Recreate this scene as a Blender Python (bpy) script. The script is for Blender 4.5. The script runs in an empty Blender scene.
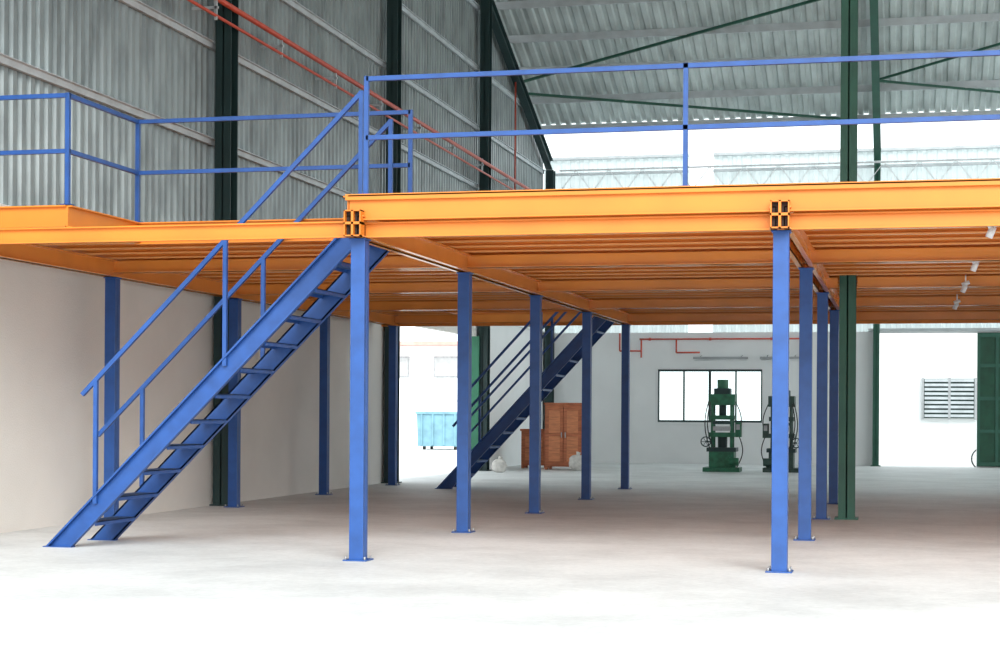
import bpy, bmesh, math, random
from mathutils import Vector, Matrix
random.seed(3)
scene = bpy.context.scene
try:
    scene.view_settings.view_transform = 'Standard'
except Exception: pass

# ---------------------------------------------------------------- materials
def mat(name, col, rough=0.5, metal=0.0, nscale=3.0, namt=0.12, bump=0.0, bscale=40.0, spec=0.5, col2=None, stretch=(1,1,1), p0=0.3, p1=0.62, detail=6):
    m = bpy.data.materials.new(name); m.use_nodes = True
    nt = m.node_tree; b = nt.nodes['Principled BSDF']
    tc = nt.nodes.new('ShaderNodeTexCoord'); mp = nt.nodes.new('ShaderNodeMapping')
    mp.inputs['Scale'].default_value = stretch
    nt.links.new(tc.outputs['Object'], mp.inputs['Vector'])
    n = nt.nodes.new('ShaderNodeTexNoise'); n.inputs['Scale'].default_value = nscale
    n.inputs['Detail'].default_value = detail
    nt.links.new(mp.outputs['Vector'], n.inputs['Vector'])
    r = nt.nodes.new('ShaderNodeValToRGB')
    c2 = col2 if col2 else tuple(c*(1-namt*2) for c in col)
    r.color_ramp.elements[0].color = (*c2, 1); r.color_ramp.elements[0].position = p0
    r.color_ramp.elements[1].color = (*col, 1); r.color_ramp.elements[1].position = p1
    nt.links.new(n.outputs['Fac'], r.inputs['Fac'])
    nt.links.new(r.outputs['Color'], b.inputs['Base Color'])
    b.inputs['Roughness'].default_value = rough; b.inputs['Metallic'].default_value = metal
    b.inputs['Specular IOR Level'].default_value = spec
    if bump > 0:
        n2 = nt.nodes.new('ShaderNodeTexNoise'); n2.inputs['Scale'].default_value = bscale; n2.inputs['Detail'].default_value = 4
        nt.links.new(tc.outputs['Object'], n2.inputs['Vector'])
        bp = nt.nodes.new('ShaderNodeBump'); bp.inputs['Strength'].default_value = bump; bp.inputs['Distance'].default_value = 0.02
        nt.links.new(n2.outputs['Fac'], bp.inputs['Height']); nt.links.new(bp.outputs['Normal'], b.inputs['Normal'])
    return m

BLUE = mat('blue_paint', (0.016, 0.080, 0.30), 0.42, 0, 6, 0.12)
ORANGE = mat('orange_paint', (0.74, 0.222, 0.018), 0.48, 0, 1.5, 0.07)
JOIST = mat('orange_joist_lightened', (0.86, 0.31, 0.055), 0.2, 0, 1.5, 0.07, spec=1.0)  # lightened orange: slat highlights on joists and beams are in the colour
JLIP = mat('orange_flange_highlight', (0.90, 0.42, 0.14), 0.15, 0, 1.5, 0.07, spec=1.0)  # paler still: bright streaks painted into the glossy lower flanges
BOARD = mat('orange_deck_underside', (0.66, 0.19, 0.025), 0.42, 0, 1.2, 0.14)  # deeper orange: shade between the joists is put into the colour
DARK = mat('hollow_shade', (0.03, 0.015, 0.01), 0.8)  # near-black plates painted as the shade inside open beam ends
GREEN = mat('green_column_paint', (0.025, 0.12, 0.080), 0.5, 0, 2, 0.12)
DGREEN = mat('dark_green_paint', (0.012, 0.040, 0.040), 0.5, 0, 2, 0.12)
JGREEN = mat('green_jamb_paint', (0.03, 0.20, 0.11), 0.5, 0, 2, 0.12)
MGREEN = mat('machine_green', (0.020, 0.15, 0.075), 0.45, 0, 8, 0.25)
MDARK = mat('machine_dark_grey_green', (0.035, 0.075, 0.060), 0.5, 0, 8, 0.25)
DOORG = mat('door_green', (0.010, 0.085, 0.045), 0.5, 0, 3, 0.2)
STEEL = mat('worn_steel', (0.40, 0.41, 0.42), 0.35, 0.7, 8, 0.15)
GALV = mat('galvanised_purlin', (0.58, 0.63, 0.65), 0.5, 0.2, 3, 0.1)
CLAD = mat('corrugated_cladding', (0.35, 0.40, 0.405), 0.40, 0.35, 2.2, 0.2, stretch=(1, 1, 0.5))
ROOF = mat('corrugated_roof', (0.64, 0.72, 0.71), 0.38, 0.2, 1.4, 0.16, stretch=(1.5, 0.5, 1))
PLASTER = mat('cream_plaster', (0.83, 0.80, 0.745), 0.85, 0, 0.8, 0.04, bump=0.25, bscale=50)
WHITEW = mat('white_plaster', (0.87, 0.89, 0.89), 0.8, 0, 0.8, 0.03)
RED = mat('red_pipe_paint', (0.62, 0.09, 0.05), 0.45, 0, 5, 0.1)
WOOD = mat('brown_wood', (0.50, 0.15, 0.06), 0.6, 0, 4, 0.2, stretch=(1, 1, 6))
ORANGEW = mat('orange_wood', (0.62, 0.22, 0.09), 0.55, 0, 5, 0.15, stretch=(1, 1, 6))
TEAL = mat('pale_blue_plastic', (0.17, 0.34, 0.42), 0.6)
BLACK = mat('black_rubber', (0.02, 0.02, 0.02), 0.6)
LAMPW = mat('lamp_white', (0.85, 0.87, 0.88), 0.4)
LAMPH = mat('lamp_housing_grey', (0.42, 0.44, 0.45), 0.5)
SACKM = mat('white_sack_cloth', (0.66, 0.64, 0.60), 0.9, 0, 12, 0.12, bump=0.5, bscale=18)
ROOFR = mat('pink_roof', (0.6, 0.35, 0.3), 0.7)
GROUND = mat('outside_concrete', (0.75, 0.75, 0.73), 0.9, 0, 0.4, 0.05)
STEELB = mat('tread_blue_grey', (0.07, 0.13, 0.27), 0.4, 0.2, 12, 0.2)

def translucent_panel():
    m = mat('translucent_cladding', (0.76, 0.83, 0.83), 0.5, 0, 1.5, 0.10)
    nt = m.node_tree; b = nt.nodes['Principled BSDF']; o = nt.nodes['Material Output']
    t = nt.nodes.new('ShaderNodeBsdfTranslucent'); t.inputs['Color'].default_value = (0.82, 0.91, 0.91, 1)
    mx = nt.nodes.new('ShaderNodeMixShader'); mx.inputs['Fac'].default_value = 0.45
    nt.links.new(b.outputs[0], mx.inputs[1]); nt.links.new(t.outputs[0], mx.inputs[2]); nt.links.new(mx.outputs[0], o.inputs['Surface'])
    return m
FARCLAD = translucent_panel()

def concrete():
    m = bpy.data.materials.new('concrete_floor'); m.use_nodes = True
    nt = m.node_tree; b = nt.nodes['Principled BSDF']; L = nt.links.new
    tc = nt.nodes.new('ShaderNodeTexCoord')
    def noise(sc, det, ro=0.65):
        n = nt.nodes.new('ShaderNodeTexNoise'); n.inputs['Scale'].default_value = sc; n.inputs['Detail'].default_value = det
        n.inputs['Roughness'].default_value = ro
        L(tc.outputs['Object'], n.inputs['Vector']); return n
    a = noise(0.6, 9, 0.72); c = noise(14, 6)
    r = nt.nodes.new('ShaderNodeValToRGB'); r.color_ramp.elements[0].position = 0.36; r.color_ramp.elements[1].position = 0.58
    r.color_ramp.elements[0].color = (0.59, 0.61, 0.605, 1); r.color_ramp.elements[1].color = (0.735, 0.76, 0.755, 1)
    L(a.outputs['Fac'], r.inputs['Fac'])
    r2 = nt.nodes.new('ShaderNodeValToRGB'); r2.color_ramp.elements[0].position = 0.35; r2.color_ramp.elements[1].position = 0.6
    r2.color_ramp.elements[0].color = (0.91, 0.91, 0.91, 1); r2.color_ramp.elements[1].color = (1, 1, 1, 1)
    L(c.outputs['Fac'], r2.inputs['Fac'])
    mx = nt.nodes.new('ShaderNodeMixRGB'); mx.blend_type = 'MULTIPLY'; mx.inputs['Fac'].default_value = 1
    L(r.outputs['Color'], mx.inputs['Color1']); L(r2.outputs['Color'], mx.inputs['Color2'])
    L(mx.outputs['Color'], b.inputs['Base Color'])
    b.inputs['Roughness'].default_value = 0.6
    bp = nt.nodes.new('ShaderNodeBump'); bp.inputs['Strength'].default_value = 0.15; bp.inputs['Distance'].default_value = 0.02
    L(c.outputs['Fac'], bp.inputs['Height']); L(bp.outputs['Normal'], b.inputs['Normal'])
    return m
CONC = concrete()
def glassmat():
    m = bpy.data.materials.new('window_glass'); m.use_nodes = True
    nt = m.node_tree; nt.nodes.clear()
    o = nt.nodes.new('ShaderNodeOutputMaterial'); mx = nt.nodes.new('ShaderNodeMixShader')
    t = nt.nodes.new('ShaderNodeBsdfTransparent'); g = nt.nodes.new('ShaderNodeBsdfGlossy')
    t.inputs['Color'].default_value = (0.93, 0.97, 0.96, 1); g.inputs['Roughness'].default_value = 0.05
    mx.inputs['Fac'].default_value = 0.08
    nt.links.new(t.outputs[0], mx.inputs[1]); nt.links.new(g.outputs[0], mx.inputs[2]); nt.links.new(mx.outputs[0], o.inputs[0])
    return m
GLASS = glassmat()

# ---------------------------------------------------------------- mesh builder
class B:
    def __init__(s, name):
        s.name = name; s.bm = bmesh.new(); s.mats = []
    def mi(s, m):
        if m not in s.mats: s.mats.append(m)
        return s.mats.index(m)
    def face(s, vs, m):
        try:
            f = s.bm.faces.new(vs); f.material_index = s.mi(m); return f
        except ValueError: return None
    def box(s, x0, x1, y0, y1, z0, z1, m):
        v = [s.bm.verts.new((x, y, z)) for x in (x0, x1) for y in (y0, y1) for z in (z0, z1)]
        for q in ((0,1,3,2),(4,6,7,5),(0,4,5,1),(2,3,7,6),(0,2,6,4),(1,5,7,3)):
            s.face([v[i] for i in q], m)
    def prism(s, pts, y0, y1, m):
        a = [s.bm.verts.new((x, y0, z)) for x, z in pts]; b = [s.bm.verts.new((x, y1, z)) for x, z in pts]
        n = len(pts); s.face(a, m); s.face(b[::-1], m)
        for i in range(n):
            s.face([a[i], b[i], b[(i+1) % n], a[(i+1) % n]], m)
    def bar(s, p, q, w, m, h=None, n=4, smooth=False, w2=None):
        p = Vector(p); q = Vector(q); d = (q-p).normalized(); h = h or w
        up = Vector((0, 0, 1)) if abs(d.z) < 0.95 else Vector((0, 1, 0))
        side = d.cross(up).normalized(); up = side.cross(d).normalized()
        k2 = (w2/w) if w2 else 1
        if n == 4: offs = [side*a*w/2+up*b*h/2 for a, b in ((-1,-1),(1,-1),(1,1),(-1,1))]
        else: offs = [side*math.cos(t)*w/2+up*math.sin(t)*w/2 for t in [2*math.pi*i/n for i in range(n)]]
        a = [s.bm.verts.new(p+o) for o in offs]; b = [s.bm.verts.new(q+o*k2) for o in offs]
        k = len(offs); s.face(a, m); s.face(b[::-1], m)
        for i in range(k):
            f = s.face([a[i], b[i], b[(i+1) % k], a[(i+1) % k]], m)
            if f and n > 4: f.smooth = True
    def ring(s, c, axis, R, r, m, seg=28, k=8):
        c = Vector(c); axis = Vector(axis).normalized()
        u = axis.orthogonal().normalized(); v = axis.cross(u)
        rows = []
        for i in range(seg):
            t = 2*math.pi*i/seg; d = u*math.cos(t)+v*math.sin(t)
            rows.append([s.bm.verts.new(c+d*(R+r*math.cos(w))+axis*r*math.sin(w)) for w in [2*math.pi*j/k for j in range(k)]])
        for i in range(seg):
            for j in range(k):
                f = s.face([rows[i][j], rows[(i+1) % seg][j], rows[(i+1) % seg][(j+1) % k], rows[i][(j+1) % k]], m)
                if f: f.smooth = True
    def blob(s, c, rx, ry, rz, m, seg=18, rg=12, jit=0.12):
        rows = []
        for i in range(rg+1):
            ph = math.pi*i/rg; row = []
            for j in range(seg):
                t = 2*math.pi*j/seg; k = 1+random.uniform(-jit, jit)*math.sin(ph)
                z = c[2]-rz*math.cos(ph)
                sx = math.copysign(abs(math.cos(t))**0.8, math.cos(t)); sy = math.copysign(abs(math.sin(t))**0.8, math.sin(t))
                rad = max(0.0, math.sin(ph))**0.6
                row.append(s.bm.verts.new((c[0]+rx*rad*sx*k, c[1]+ry*rad*sy*k, z)))
            rows.append(row)
        for i in range(rg):
            for j in range(seg):
                f = s.face([rows[i][j], rows[i][(j+1) % seg], rows[i+1][(j+1) % seg], rows[i+1][j]], m)
                if f: f.smooth = True
    def done(s, origin=None, bevel=0):
        bmesh.ops.recalc_face_normals(s.bm, faces=s.bm.faces)
        if origin is None:
            xs = [v.co for v in s.bm.verts]
            origin = ((min(c.x for c in xs)+max(c.x for c in xs))/2, (min(c.y for c in xs)+max(c.y for c in xs))/2, min(c.z for c in xs))
        o = Vector(origin)
        bmesh.ops.translate(s.bm, verts=s.bm.verts, vec=-o)
        me = bpy.data.meshes.new(s.name); s.bm.to_mesh(me); s.bm.free()
        for m in s.mats: me.materials.append(m)
        ob = bpy.data.objects.new(s.name, me); ob.location = o
        scene.collection.objects.link(ob)
        if bevel:
            bv = ob.modifiers.new('bevel', 'BEVEL'); bv.width = bevel; bv.segments = 2; bv.limit_method = 'ANGLE'
        return ob

# ---------------------------------------------------------------- dimensions
XW = -10.6; YF = 50.5; XR = 19.0
RIDGE_Y, EAVE_Z, SL = 31.0, 9.15, 0.39
YN = 11.5
def roofz(y): return EAVE_Z + SL*((YF-y) if y > RIDGE_Y else (y-YN))
ZM = 3.9

b = B('floor'); b.box(XW-0.2, XR, -6, YF+0.2, -0.15, 0, CONC); b.done((0, 0, 0))
b = B('ground_outside'); b.box(-90, 90, -40, 140, -0.4, -0.16, GROUND); b.done((0, 0, -0.4))

# ---------------------------------------------------------------- left wall
b = B('wall_left')
t = 0.18
b.box(XW-t, XW, YN-1.5, 34.35, 0, ZM, PLASTER)
b.box(XW-t, XW, 34.35, 41.9, 3.42, ZM, PLASTER)
b.box(XW-t, XW, 41.9, YF+0.18, 0, ZM, WHITEW)
b.box(XW-t-0.02, XW+0.06, YN-1.5, YF, ZM, ZM+0.06, WHITEW)
b.done((XW, 0, 0))

def corr(pitch, depth):
    return [(0, 0), (0.42*pitch, 0), (0.55*pitch, depth), (0.87*pitch, depth)]
b = B('wall_left_cladding')
rows = []; y = YN; PW = 0.22
while y < YF:
    for s_, d_ in corr(PW, 0.055):
        yy = min(y+s_, YF)
        rows.append((b.bm.verts.new((XW-0.10-d_, yy, ZM+0.02)), b.bm.verts.new((XW-0.10-d_, yy, roofz(yy)+0.02))))
    y += PW
for i in range(len(rows)-1):
    b.face([rows[i][0], rows[i+1][0], rows[i+1][1], rows[i][1]], CLAD)
b.done((XW, YN, ZM))

b = B('wall_girts')
for z in (5.73, 7.25, 8.75, 10.25, 11.8, 13.3):
    ya = YN+max(0, (z-EAVE_Z)/SL)+0.2; yb = YF-max(0, (z-EAVE_Z)/SL)-0.2
    b.box(XW-0.09, XW-0.03, ya, yb, z-0.05, z+0.05, GALV)
    b.box(XW-0.03, XW+0.02, ya, yb, z+0.038, z+0.05, GALV)
b.done()

# ---------------------------------------------------------------- far wall
WX0, WX1, WZ0, WZ1 = -7.15, -4.07, 1.23, 2.80
DX0, DX1, DZ = -0.72, 2.03, 3.87
b = B('wall_far')
y0, y1 = YF, YF+0.18
b.box(XW, WX0, y0, y1, 0, ZM, WHITEW)
b.box(WX0, WX1, y0, y1, 0, WZ0, WHITEW)
b.box(WX0, WX1, y0, y1, WZ1, ZM, WHITEW)
b.box(WX1, DX0, y0, y1, 0, ZM, WHITEW)
b.box(DX0, DX1, y0, y1, DZ-0.02, ZM, WHITEW)
b.box(DX1, XR, y0, y1, 0, ZM, WHITEW)
b.done((0, YF, 0))
b = B('wall_far_cladding')
TOPC = EAVE_Z+0.05
def clad_far(xa, xb):
    rows = []; x = xa
    while x < xb:
        for s_, d_ in corr(0.28, 0.045):
            xx = min(x+s_, xb)
            rows.append((b.bm.verts.new((xx, YF+0.1+d_, ZM)), b.bm.verts.new((xx, YF+0.1+d_, TOPC))))
        x += 0.28
    for i in range(len(rows)-1):
        b.face([rows[i][0], rows[i+1][0], rows[i+1][1], rows[i][1]], FARCLAD)
clad_far(XW-0.1, -6.28); clad_far(-5.54, XR)
for z in (5.2, 6.6, 8.0, 8.7):
    b.box(XW, -6.28, YF-0.0, YF+0.09, z-0.04, z+0.04, GALV); b.box(-5.54, XR, YF-0.0, YF+0.09, z-0.04, z+0.04, GALV)
b.box(XW, -6.28, YF-0.02, YF+0.15, TOPC-0.06, TOPC+0.02, GALV); b.box(-5.54, XR, YF-0.02, YF+0.15, TOPC-0.06, TOPC+0.02, GALV)
b.done((0, YF, ZM))

b = B('eave_lattice_truss')
yy = YF-0.45; x = XW+0.5
b.bar((x, yy, 8.10), (XR, yy, 8.10), 0.045, LAMPW); b.bar((x, yy, 8.75), (XR, yy, 8.75), 0.045, LAMPW)
while x < XR-1.0:
    b.bar((x, yy, 8.10), (x+0.5, yy, 8.75), 0.022, LAMPW); b.bar((x+0.5, yy, 8.75), (x+1.0, yy, 8.10), 0.022, LAMPW); x += 1.0
b.done()

b = B('window_1')
fr = 0.06
b.box(WX0, WX1, YF-0.03, YF+0.10, WZ0, WZ0+fr, DGREEN); b.box(WX0, WX1, YF-0.03, YF+0.10, WZ1-fr, WZ1, DGREEN)
for i in range(5):
    x = WX0+(WX1-WX0)*i/4; w = 0.035 if i in (0, 2, 4) else 0.022
    b.box(max(WX0, x-w), min(WX1, x+w), YF-0.02, YF+0.09, WZ0+fr, WZ1-fr, DGREEN)
b.box(WX0+0.02, WX1-0.02, YF+0.035, YF+0.045, WZ0+0.02, WZ1-0.02, GLASS)
b.box(WX0-0.08, WX1+0.08, YF-0.08, YF, WZ0-0.07, WZ0, WHITEW)
b.done()

b = B('door_1')
b.box(DX1, DX1+1.6, YF-0.14, YF-0.08, 0.03, 3.85, DOORG)
for z in (0.05, 0.98, 1.92, 2.86, 3.72):
    b.box(DX1, DX1+1.6, YF-0.18, YF-0.14, z, z+0.1, GREEN)
for x in (DX1, DX1+0.5, DX1+1.0, DX1+1.5):
    b.box(x, x+0.08, YF-0.17, YF-0.14, 0.05, 3.82, GREEN)
b.done()
b = B('trim_1')
b.box(DX0-0.08, DX0, YF-0.04, YF-0.005, 0, DZ, WHITEW); b.box(DX0-0.3, DX1+1.7, YF-0.2, YF-0.01, 3.9, 3.98, GALV)
b.done()

# ---------------------------------------------------------------- roof
b = B('ceiling')
rows = []; x = XW-0.3
while x < XR:
    for s_, d_ in corr(0.30, 0.055):
        xx = x+s_
        rows.append([b.bm.verts.new((xx, yy_, roofz(yy_)+0.22+d_)) for yy_ in (YN-0.8, RIDGE_Y, 49.05)])
    x += 0.30
for i in range(len(rows)-1):
    for j in range(2):
        b.face([rows[i][j], rows[i+1][j], rows[i+1][j+1], rows[i][j+1]], ROOF)
b.done((0, RIDGE_Y, 10))

b = B('roof_purlins')
y = 49.0
while y > YN:
    z = roofz(y)
    b.box(XW-0.1, XR, y-0.03, y-0.01, z+0.04, z+0.21, GALV)
    b.box(XW-0.1, XR, y-0.03, y+0.05, z+0.02, z+0.04, GALV)
    y -= 1.45
b.done()

def ibeam(b, p, q, w, h, m):
    b.bar(p, q, w*0.2, m, h=h*0.96)
    p = Vector(p); q = Vector(q); d = (q-p).normalized()
    up = Vector((0, 0, 1)) if abs(d.z) < 0.95 else Vector((0, 1, 0))
    side = d.cross(up).normalized(); up = side.cross(d).normalized()
    for sg in (-1, 1):
        o = up*sg*(h/2-0.012); b.bar(p+o, q+o, w, m, h=0.024)
for x in (XW+0.12, -0.79, 9.0):
    b = B('roof_rafter')
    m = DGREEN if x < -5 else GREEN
    ibeam(b, (x, YF-0.1, EAVE_Z-0.17), (x, RIDGE_Y, roofz(RIDGE_Y)-0.17), 0.2, 0.32, m)
    ibeam(b, (x, YN+0.1, EAVE_Z-0.17), (x, RIDGE_Y, roofz(RIDGE_Y)-0.17), 0.2, 0.32, m)
    b.done()

def bcol(x, y, ztop, m, w=0.24, d=0.3, name='steel_building_column'):
    b = B(name)
    b.box(x-w/2, x+w/2, y-d/2, y-d/2+0.02, 0, ztop, m); b.box(x-w/2, x+w/2, y+d/2-0.02, y+d/2, 0, ztop, m)
    b.box(x-0.01, x+0.01, y-d/2, y+d/2, 0, ztop, m)
    b.box(x-w/2-0.05, x+w/2+0.05, y-d/2-0.04, y+d/2+0.04, 0, 0.025, m)
    b.done()
for y in (16.6, 25.1):
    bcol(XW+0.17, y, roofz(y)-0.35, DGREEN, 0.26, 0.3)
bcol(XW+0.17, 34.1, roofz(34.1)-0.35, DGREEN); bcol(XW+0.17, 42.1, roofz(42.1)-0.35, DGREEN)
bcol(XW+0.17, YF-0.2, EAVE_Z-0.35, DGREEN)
bcol(-0.79, 24.8, roofz(24.8)-0.33, GREEN, 0.23, 0.3)
bcol(-0.79, YF-0.2, EAVE_Z-0.35, GREEN, 0.18, 0.2)
bcol(9.0, 24.8, roofz(24.8)-0.33, GREEN); bcol(9.0, YF-0.2, EAVE_Z-0.35, GREEN, 0.18, 0.2)
b = B('opening_jamb')
b.box(XW-0.02, XW+0.10, 41.82, 41.90, 0, 3.42, JGREEN); b.box(XW-0.18, XW, 41.84, 41.9, 0, 3.42, JGREEN); b.done()

b = B('roof_bracing')
def rp(x, y, dz=0.0): return (x, y, roofz(y)+dz)
b.bar(rp(XW+0.2, 47.0, 0.0), rp(-0.79, 49.0), 0.07, GREEN); b.bar(rp(XW+0.2, 46.4, 0.0), rp(-0.79, 42.9), 0.07, GREEN)
b.bar(rp(-0.79, 47.0), rp(9.0, 49.3), 0.06, GREEN); b.bar(rp(-0.79, 47.0), rp(9, 42.6), 0.06, GREEN)
b.done()

b = B('fire_water_pipe')
b.bar((XW+0.36, YN+1, 7.82), (XW+0.36, 48.6, 7.72), 0.09, RED, n=10)
b.bar((XW+0.36, YN+1, 7.55), (XW+0.36, 48.6, 7.45), 0.05, RED, n=10)
for y in [YN+1.5+2.8*i for i in range(13)]:
    b.box(XW-0.03, XW+0.40, y-0.02, y+0.02, 7.62, 7.66, GALV); b.box(XW+0.34, XW+0.38, y-0.02, y+0.02, 7.45, 7.8, GALV)
b.bar((XW+0.1, 45.8, 3.97), (XW+0.1, 45.8, 11.0), 0.05, RED, n=8)
b.done()
b = B('wall_pipe')
yp = YF-0.1
for p, q in (((-7.7, yp, 3.70), (-2.9, yp, 3.70)), ((-7.65, yp, 3.70), (-7.65, yp, 3.15)), ((-6.6, yp, 3.70), (-6.6, yp, 3.30)), ((-6.6, yp, 3.30), (-5.9, yp, 3.30)), ((-2.9, yp, 3.70), (-2.9, yp, 3.0)), ((-8.3, yp, 3.35), (-8.3, yp, 3.88)), ((-8.3, yp, 3.35), (-7.65, yp, 3.35))):
    b.bar(p, q, 0.05, RED, n=8)
for x in (-7.4, -5.6, -3.8): b.box(x-0.03, x+0.03, yp, YF-0.005, 3.66, 3.74, RED)
b.done()

# ---------------------------------------------------------------- mezzanine
ZD = 3.65
XC = [-10.1, -5.33, -1.14, 3.05, 7.24, 11.43]
YC = [16.3+4.2*i for i in range(5)]
for x in XC:
    for y in YC:
        b = B('mezzanine_support_column')
        w = 0.074
        b.box(x-w, x+w, y-w, y-0.006, 0.012, 3.232, BLUE); b.box(x-w, x+w, y+0.006, y+w, 0.012, 3.232, BLUE)
        b.box(x-w+0.008, x+w-0.008, y-0.006, y+0.006, 0.012, 3.232, BLUE)
        b.box(x-0.125, x+0.125, y-0.125, y+0.125, 0, 0.014, BLUE)
        for sx in (-1, 1):
            for sy in (-1, 1):
                b.bar((x+sx*0.10, y+sy*0.10, 0.01), (x+sx*0.10, y+sy*0.10, 0.045), 0.024, STEEL, n=6)
        b.box(x-0.09, x+0.09, y-0.09, y+0.09, 3.216, 3.232, BLUE)
        b.done(bevel=0.004)

b = B('mezzanine_platform')
XE = 11.55; YB = 33.3; YRC = 18.08
HX0, HX1, HY0, HY1 = -0.93, -0.65, 24.62, 24.98
regions = [(-5.40, XE, 16.18, HY0), (-5.40, HX0, HY0, HY1), (HX1, XE, HY0, HY1), (-5.40, XE, HY1, YB),
           (-10.42, -5.40, YRC, 31.5), (-10.42, -8.60, 16.40, YRC), (-10.42, -8.60, 31.5, YB)]
for xa, xb, ya, yb in regions:
    b.box(xa, xb, ya, yb, 3.625, ZD, ORANGE); b.box(xa, xb, ya, yb, 3.605, 3.625, BOARD)
def joist(xa, xb, y):
    b.box(xa+0.02, xb-0.02, y-0.006, y+0.006, 3.465, 3.60, JOIST)
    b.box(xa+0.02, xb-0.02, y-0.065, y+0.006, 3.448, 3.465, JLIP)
    b.box(xa+0.02, xb-0.02, y-0.006, y+0.06, 3.594, 3.604, JOIST)
for xa, xb, ya, yb in ((-5.40, XE, 16.18, YB), (-10.42, -5.40, YRC, 31.5), (-10.42, -8.60, 16.40, YRC), (-10.42, -8.60, 31.5, YB)):
    y = ya+0.36
    while y < yb-0.1:
        if xa == -5.40 and HY0-0.07 < y < HY1+0.07:
            joist(xa, HX0, y); joist(HX1, xb, y)
        else: joist(xa, xb, y)
        y += 0.60
def fasc_x(xa, xb, y, z0, z1, s=-1):
    b.box(xa, xb, y, y+0.012, z0, z1, ORANGE)
    yy0, yy1 = (y-0.045, y) if s < 0 else (y+0.012, y+0.057)
    b.box(xa, xb, yy0, yy1, z1-0.014, z1, ORANGE); b.box(xa, xb, yy0, yy1, z0, z0+0.014, ORANGE)
def fasc_y(ya, yb, x, z0, z1, s=1):
    b.box(x, x+0.012, ya, yb, z0, z1, ORANGE)
    x0, x1 = (x-0.045, x) if s < 0 else (x+0.012, x+0.057)
    b.box(x0, x1, ya, yb, z1-0.014, z1, ORANGE); b.box(x0, x1, ya, yb, z0, z0+0.014, ORANGE)
fasc_x(-5.40, XE, 16.165, 3.40, ZD)
b.box(-5.43, XE, 16.12, 16.165, 3.600, ZD+0.01, ORANGE)
fasc_x(-10.42, -5.42, 16.20, 3.235, 3.395)
fasc_x(-5.25, XE, 16.24, 3.235, 3.385)
fasc_x(-10.42, -8.60, 16.38, 3.42, ZD)
fasc_x(-8.60, -5.40, YRC-0.02, 3.40, ZD)
fasc_y(16.38, YRC, -8.60, 3.42, ZD)
fasc_y(16.16, YRC, -5.42, 3.42, ZD, -1)
fasc_x(-10.42, XE, YB, 3.235, ZD, 1)
fasc_x(-8.6, -5.4, 31.5, 3.40, ZD, 1); fasc_y(31.5, YB, -5.42, 3.42, ZD, -1); fasc_y(31.5, YB, -8.6, 3.42, ZD)
for x in XC:
    for s in (-1, 1):
        xi = x+s*0.035
        b.box(min(xi, xi+s*0.010), max(xi, xi+s*0.010), 16.10, YB, 3.235, 3.445, JOIST)
        for z in (3.235, 3.433):
            b.box(min(xi, xi+s*0.065), max(xi, xi+s*0.065), 16.10, YB, z, z+0.012, JOIST)
for y in YC[1:]:
    for s in (-1, 1):
        yi = y+s*0.035
        for xa, xb in (((-10.3, HX0), (HX1, XE)) if abs(y-24.7) < 0.1 else ((-10.3, XE),)):
            b.box(xa, xb, min(yi, yi+s*0.01), max(yi, yi+s*0.01), 3.29, 3.445, JOIST)
            b.box(xa, xb, min(yi, yi+s*0.06), max(yi, yi+s*0.06), 3.29, 3.302, JOIST)
for x in XC[1:]:
    for sx in (-1, 1):
        for k in range(2):
            xa = x+(0.0 if sx > 0 else -0.088); za = 3.235+k*0.13
            xb_, zb = xa+0.088, za+0.13
            for q in ((xa, xb_, za, za+0.012), (xa, xb_, zb-0.012, zb), (xa, xa+0.012, za, zb), (xb_-0.012, xb_, za, zb)):
                b.box(q[0], q[1], 16.04, 16.165, q[2], q[3], ORANGE)
            b.box(xa+0.012, xb_-0.012, 16.10, 16.11, za+0.012, zb-0.012, DARK)
b.done((0, 16.3, 3.2))

def gr(name, pts, posts, w=0.045):
    b = B(name)
    for i in range(len(pts)-1):
        p, q = pts[i], pts[i+1]
        for z in (4.825, 4.235):
            b.bar((p[0], p[1], z), (q[0], q[1], z), w, BLUE)
    for p in posts:
        b.box(p[0]-w/2, p[0]+w/2, p[1]-w/2, p[1]+w/2, ZD+0.012, 4.85, BLUE)
        b.box(p[0]-0.06, p[0]+0.06, p[1]-0.05, p[1]+0.05, ZD+0.012, ZD+0.022, BLUE)
    b.done()
gr('guard_railing', [(-5.25, 16.24), (XE-0.1, 16.24)], [(-5.25, 16.24), (-2.05, 16.24), (1.2, 16.24), (4.45, 16.24), (7.7, 16.24), (11.2, 16.24)])
gr('guard_railing', [(-10.40, 16.45), (-8.63, 16.45), (-8.63, YRC+0.06), (-5.35, YRC+0.06)], [(-10.2, 16.45), (-8.63, 16.45), (-8.63, YRC+0.06), (-5.35, YRC+0.06)])
gr('guard_railing', [(-10.40, YB-0.05), (-8.63, YB-0.05), (-8.63, 31.45), (-5.35, 31.45)], [(-10.2, YB-0.05), (-8.63, YB-0.05), (-8.63, 31.45), (-5.35, 31.45)])
gr('guard_railing', [(-5.25, YB-0.05), (XE-0.1, YB-0.05)], [(-5.25+3.3*i, YB-0.05) for i in range(6)])

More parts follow.
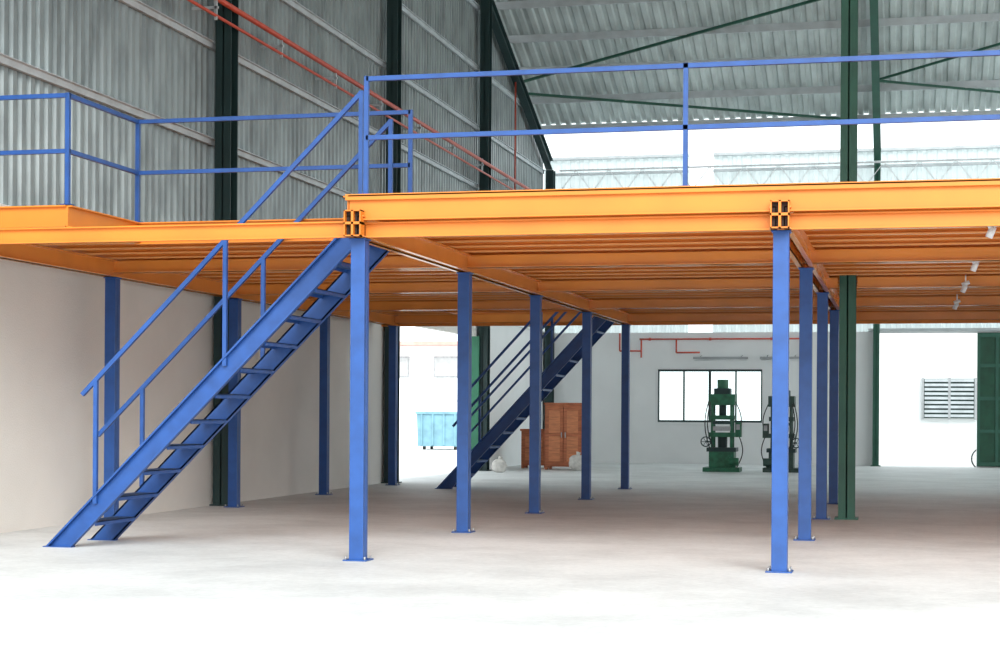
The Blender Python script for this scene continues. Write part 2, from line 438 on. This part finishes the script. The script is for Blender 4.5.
def stair(x0, y0, y1, n=13, mid=False, XL=-5.475):
    b = B('steel_staircase')
    H = ZD-0.02; W = 0.30
    k = (XL-x0)/H
    for y, s in ((y0, -1), (y1, 1)):
        ya, yb_ = min(y, y+s*0.012), max(y, y+s*0.012)
        b.prism([(x0, 0), (x0+W, 0), (XL, H-W/k), (XL, H)], ya, yb_, BLUE)
        f = 0.026
        fa, fb = min(y, y+s*0.075), max(y, y+s*0.075)
        b.prism([(x0, 0), (x0+f, 0), (XL, H-f/k), (XL, H)], fa, fb, BLUE)
        b.prism([(x0+W-f, 0), (x0+W, 0), (XL, H-W/k), (XL, H-(W-f)/k)], fa, fb, BLUE)
        b.box(x0-0.02, x0+W+0.02, fa-0.01, fb+0.01, 0, 0.010, BLUE)
    for i in range(1, n):
        z = H*i/n; xc = x0+z*k+0.15
        if xc+0.135 > XL: xc = XL-0.14
        b.box(xc-0.135, xc+0.135, y0, y1, z-0.008, z, STEELB)
        b.box(xc-0.135, xc-0.127, y0, y1, z-0.045, z, BLUE); b.box(xc+0.127, xc+0.135, y0, y1, z-0.045, z, BLUE)
        for j in range(5):
            b.box(xc-0.11+j*0.05, xc-0.10+j*0.05, y0+0.03, y1-0.03, z, z+0.004, STEELB)
    for (y, s, hh, xs, px) in ((y0, -1, 1.24, 0.42, (0.58, 2.07)), (y1, 1, 1.12, 0.08, (0.63, 2.09))):
        yy = y+s*0.04; xe = XL-0.05
        zl = lambda o: o/k+hh
        b.bar((x0+xs, yy, zl(xs)), (xe, yy, zl(xe-x0)), 0.045, BLUE)
        if mid: b.bar((x0+xs+0.2, yy, zl(xs+0.2)-hh*0.45), (xe, yy, zl(xe-x0)-hh*0.45), 0.04, BLUE)
        for o in px:
            xp = x0+o
            b.box(xp-0.022, xp+0.022, yy-0.022, yy+0.022, o/k-0.1, zl(o), BLUE)
        b.box(xe-0.022, xe+0.022, yy-0.022, yy+0.022, H-0.25, zl(xe-x0)+0.02, BLUE)
    b.done()
stair(-9.10, 16.95, 17.92)
stair(-8.85, 31.95, 32.80, mid=True)

for y in (16.9, 20.8, 24.4, 28.3):
    b = B('conduit_light_fitting')
    x = 0.82
    b.bar((x, y, 3.44), (x, y, 3.33), 0.02, LAMPW, n=8)
    b.bar((x-0.05, y, 3.30), (x+0.05, y, 3.34), 0.06, LAMPW, n=10)
    b.bar((x, y, 3.30), (x-0.04, y+0.02, 3.20), 0.07, LAMPW, n=12)
    b.done()

# ---------------------------------------------------------------- machines
def press(x, y, mirror=1, S=0.94, MG=None):
    MG = MG or MGREEN
    b = B('hydraulic_press_machine')
    X = lambda v: x+v*mirror
    def bx(a, c, y0, y1, z0, z1, m):
        b.box(min(X(a), X(c)), max(X(a), X(c)), y+y0, y+y1, z0, z1, m)
    bx(-0.50, 0.50, -0.4, 0.4, 0, 0.12, MG)
    bx(-0.34, 0.34, -0.32, 0.32, 0.12, 0.55, MG)
    bx(-0.40, 0.40, -0.35, 0.35, 0.55, 0.66, DGREEN)
    b.bar((X(0), y, 0.6), (X(0), y, 0.95), 0.26, DGREEN, n=20)
    for sx in (-1, 1):
        for sy in (-1, 1):
            b.bar((X(sx*0.26), y+sy*0.22, 0.6), (X(sx*0.26), y+sy*0.22, 2.05), 0.08, MG, n=14)
    bx(-0.36, 0.36, -0.3, 0.3, 0.95, 1.07, MG)
    bx(-0.24, 0.24, -0.26, 0.26, 1.12, 1.24, STEEL)
    bx(-0.24, 0.24, -0.26, 0.26, 1.30, 1.38, DGREEN)
    bx(-0.34, 0.34, -0.3, 0.3, 1.42, 1.54, MG)
    bx(-0.36, 0.36, -0.33, 0.33, 1.82, 2.12, MG)
    b.bar((X(0), y, 1.52), (X(0), y, 1.9), 0.2, DGREEN, n=20)
    bx(-0.22, 0.22, -0.22, 0.22, 2.12, 2.28, DGREEN)
    b.bar((X(0), y, 2.28), (X(0), y, 2.52), 0.30, MG, n=24)
    bx(0.36, 0.52, -0.2, 0.1, 0.95, 1.35, MG); bx(0.39, 0.49, -0.215, -0.2, 1.15, 1.3, STEEL)
    b.ring((X(-0.42), y-0.36, 0.82), (0, 1, 0), 0.13, 0.016, DGREEN)
    for k in range(3):
        a = k*math.pi/3
        b.bar((X(-0.42)-0.13*math.cos(a), y-0.36, 0.82-0.13*math.sin(a)), (X(-0.42)+0.13*math.cos(a), y-0.36, 0.82+0.13*math.sin(a)), 0.016, DGREEN, n=6)
    b.bar((X(-0.42), y-0.36, 0.82), (X(-0.3), y-0.2, 0.82), 0.04, DGREEN, n=8)
    b.bar((X(0.22), y-0.42, 0.28), (X(0.48), y-0.42, 0.28), 0.22, MG, n=16)
    b.bar((X(0.35), y-0.3, 0.12), (X(0.35), y-0.44, 0.2), 0.1, MG)
    # hoses: sagging curves from head to base
    for (xa, za, xb, zb, yo) in ((-0.34, 1.95, -0.30, 0.60, -0.34), (-0.30, 1.9, -0.2, 0.62, -0.36), (0.34, 1.95, 0.44, 0.97, -0.1), (0.46, 0.97, 0.40, 0.12, -0.1)):
        pts = []
        for i in range(9):
            u = i/8; bow = 0.16*math.sin(math.pi*u)*(1 if xa > 0 else -1)*0.8
            pts.append((X(xa+(xb-xa)*u+bow), y+yo, za+(zb-za)*u))
        for i in range(8): b.bar(pts[i], pts[i+1], 0.03, BLACK, n=8)
    for v in b.bm.verts:
        v.co.x = x+(v.co.x-x)*S; v.co.y = y+(v.co.y-y)*S; v.co.z *= S
    b.done(bevel=0.008)
press(-4.55, 44.0); press(-3.05, 44.2, mirror=-1, MG=MDARK, S=0.92)

for x0, x1 in ((-6.05, -4.45), (-4.1, -2.9)):
    b = B('fluorescent_batten_light')
    y = YF-0.45; z = 3.10
    b.box(x0, x1, y-0.05, y+0.05, z, z+0.06, LAMPH)
    b.box(x0, x1, y-0.11, y+0.11, z-0.005, z+0.01, LAMPH)
    b.bar((x0+0.03, y, z-0.03), (x1-0.03, y, z-0.03), 0.035, LAMPW, n=10)
    for x in (x0+0.2, x1-0.2): b.bar((x, y, z+0.05), (x, YF-0.02, z+0.12), 0.03, STEEL, n=8)
    b.done()

def cabinet(x, y, w, d, h, name='wooden_cabinet'):
    b = B(name)
    b.box(x-w/2, x+w/2, y-d/2, y+d/2, 0.08, h-0.05, WOOD); b.box(x-w/2-0.03, x+w/2+0.03, y-d/2-0.03, y+d/2, h-0.05, h, WOOD)
    for sx in (-1, 1):
        for sy in (-1, 1): b.box(x+sx*(w/2-0.04)-0.04, x+sx*(w/2-0.04)+0.04, y+sy*(d/2-0.04)-0.04, y+sy*(d/2-0.04)+0.04, 0, 0.08, WOOD)
    for sx in (-1, 1):
        xa, xb_ = (x-w/2+0.03, x-0.01) if sx < 0 else (x+0.01, x+w/2-0.03)
        b.box(xa, xb_, y-d/2-0.02, y-d/2, 0.12, h-0.1, WOOD)
        b.box(xa+0.08, xb_-0.08, y-d/2-0.03, y-d/2-0.02, 0.22, h*0.5, ORANGEW); b.box(xa+0.08, xb_-0.08, y-d/2-0.03, y-d/2-0.02, h*0.55, h-0.2, ORANGEW)
        b.box(x+sx*0.05-0.012, x+sx*0.05+0.012, y-d/2-0.05, y-d/2-0.02, h*0.48, h*0.56, STEEL)
    b.done(bevel=0.005)
cabinet(-8.65, 43.9, 1.0, 0.6, 1.75); cabinet(-9.6, 44.6, 0.7, 0.5, 1.05)

for x, y, sc in ((-8.2, 43.2, 0.85), (-9.75, 41.0, 0.7)):
    b = B('white_sack')
    b.blob((x, y, 0.24*sc), 0.26*sc, 0.2*sc, 0.24*sc, SACKM); b.bar((x, y, 0.44*sc), (x+0.03, y, 0.56*sc), 0.08*sc, SACKM, n=10, w2=0.15*sc)
    b.done()

# ---------------------------------------------------------------- outside
b = B('waste_skip_container')
x, y = -19.65, 72.0; g = -0.16
b.prism([(x-0.95, g+0.15), (x+0.8, g+0.15), (x+1.0, g+1.6), (x-1.0, g+1.6)], y-0.8, y+0.8, TEAL)
b.box(x-1.05, x+1.05, y-0.87, y+0.87, g+1.55, g+1.66, TEAL)
for i in range(4): b.box(x-0.8+i*0.5, x-0.72+i*0.5, y-0.86, y-0.8, g+0.2, g+1.55, TEAL)
for sx in (-0.7, 0.7):
    for sy in (-0.6, 0.6): b.bar((x+sx-0.05, y+sy, g+0.09), (x+sx+0.05, y+sy, g+0.09), 0.18, BLACK, n=14)
b.done()
b = B('neighbouring_building')
b.box(-40, -14, 92, 100, g, 5.2, WHITEW)
b.prism([(-41, 5.2), (-13, 5.2), (-13, 5.4), (-41, 5.4)], 90.8, 101, ROOFR)
for x in (-35, -31.5, -28, -24.8, -22.0, -18.5):
    b.box(x-0.9, x+0.9, 91.94, 92, 3.4, 4.6, STEEL); b.box(x-0.8, x+0.8, 91.9, 91.95, 3.5, 4.5, LAMPH)
b.done()
b = B('outbuilding')
b.box(-3.5, 8, 60, 66, g, 4.8, WHITEW); b.box(-3.8, 8.3, 59.6, 66.2, 4.8, 4.95, GALV)
b.box(0.66, 2.32, 59.88, 60.0, 1.38, 2.72, MDARK)
for i in range(9):
    z = 1.42+i*0.15
    b.prism([(0.68, z), (1.46, z), (1.46, z+0.09), (0.68, z+0.09)], 59.80, 59.87, GALV)
    b.prism([(1.54, z), (2.30, z), (2.30, z+0.09), (1.54, z+0.09)], 59.80, 59.87, GALV)
for x in (0.62, 1.50, 2.36): b.box(x-0.04, x+0.04, 59.78, 60.0, 1.34, 2.76, LAMPH)
b.done()
b = B('bicycle')
x, y, g0 = 2.30, 52.6, -0.16
c1 = (x, y, g0+0.35); c2 = (x+1.05, y, g0+0.35)
for c in (c1, c2):
    b.ring(c, (0, 1, 0), 0.33, 0.02, BLACK, 32, 8)
    b.bar((c[0], y-0.04, c[2]), (c[0], y+0.04, c[2]), 0.05, STEEL, n=10)
    for k in range(8):
        a = math.pi*k/8
        b.bar((c[0]-0.32*math.cos(a), y, c[2]-0.32*math.sin(a)), (c[0]+0.32*math.cos(a), y, c[2]+0.32*math.sin(a)), 0.006, STEEL, n=4)
bb = (x+0.6, y, g0+0.3); st = (x+0.75, y, g0+0.85); hd = (x+0.2, y, g0+0.85)
for p, q in ((bb, st), (bb, hd), (st, hd), (bb, c2), (st, c2), (hd, c1)):
    b.bar(p, q, 0.03, RED, n=8)
b.bar(hd, (x+0.16, y, g0+1.0), 0.03, STEEL, n=8); b.bar((x+0.16, y-0.28, g0+1.0), (x+0.16, y+0.28, g0+1.0), 0.025, STEEL, n=8)
b.bar(st, (x+0.78, y, g0+0.95), 0.025, STEEL, n=8); b.box(x+0.65, x+0.92, y-0.07, y+0.07, g0+0.95, g0+1.0, BLACK)
b.done()

# ---------------------------------------------------------------- light
w = bpy.data.worlds.new('overcast_sky'); scene.world = w; w.use_nodes = True
bg = w.node_tree.nodes['Background']; bg.inputs['Color'].default_value = (0.91, 0.97, 1.0, 1); bg.inputs['Strength'].default_value = 2.0
sun = bpy.data.lights.new('sun', 'SUN'); sun.energy = 4.4; sun.angle = math.radians(40); sun.color = (1.0, 0.99, 0.96)
so = bpy.data.objects.new('sun', sun); scene.collection.objects.link(so)
d = Vector((-0.28, 0.85, -0.55)).normalized()
so.rotation_euler = d.to_track_quat('-Z', 'Y').to_euler(); so.location = (5, -20, 20)

# ---------------------------------------------------------------- camera
cam = bpy.data.cameras.new('camera'); co = bpy.data.objects.new('camera', cam); scene.collection.objects.link(co)
co.location = (0, 0, 1.5)
R = Matrix.Rotation(math.atan(404/1700), 3, 'Z') @ Matrix.Rotation(math.radians(90), 3, 'X') @ Matrix.Rotation(math.radians(0.35), 3, 'Z')
co.rotation_euler = R.to_euler()
cam.sensor_width = 36; cam.lens = 61.2; cam.shift_y = 0.087; cam.clip_end = 400
scene.camera = co
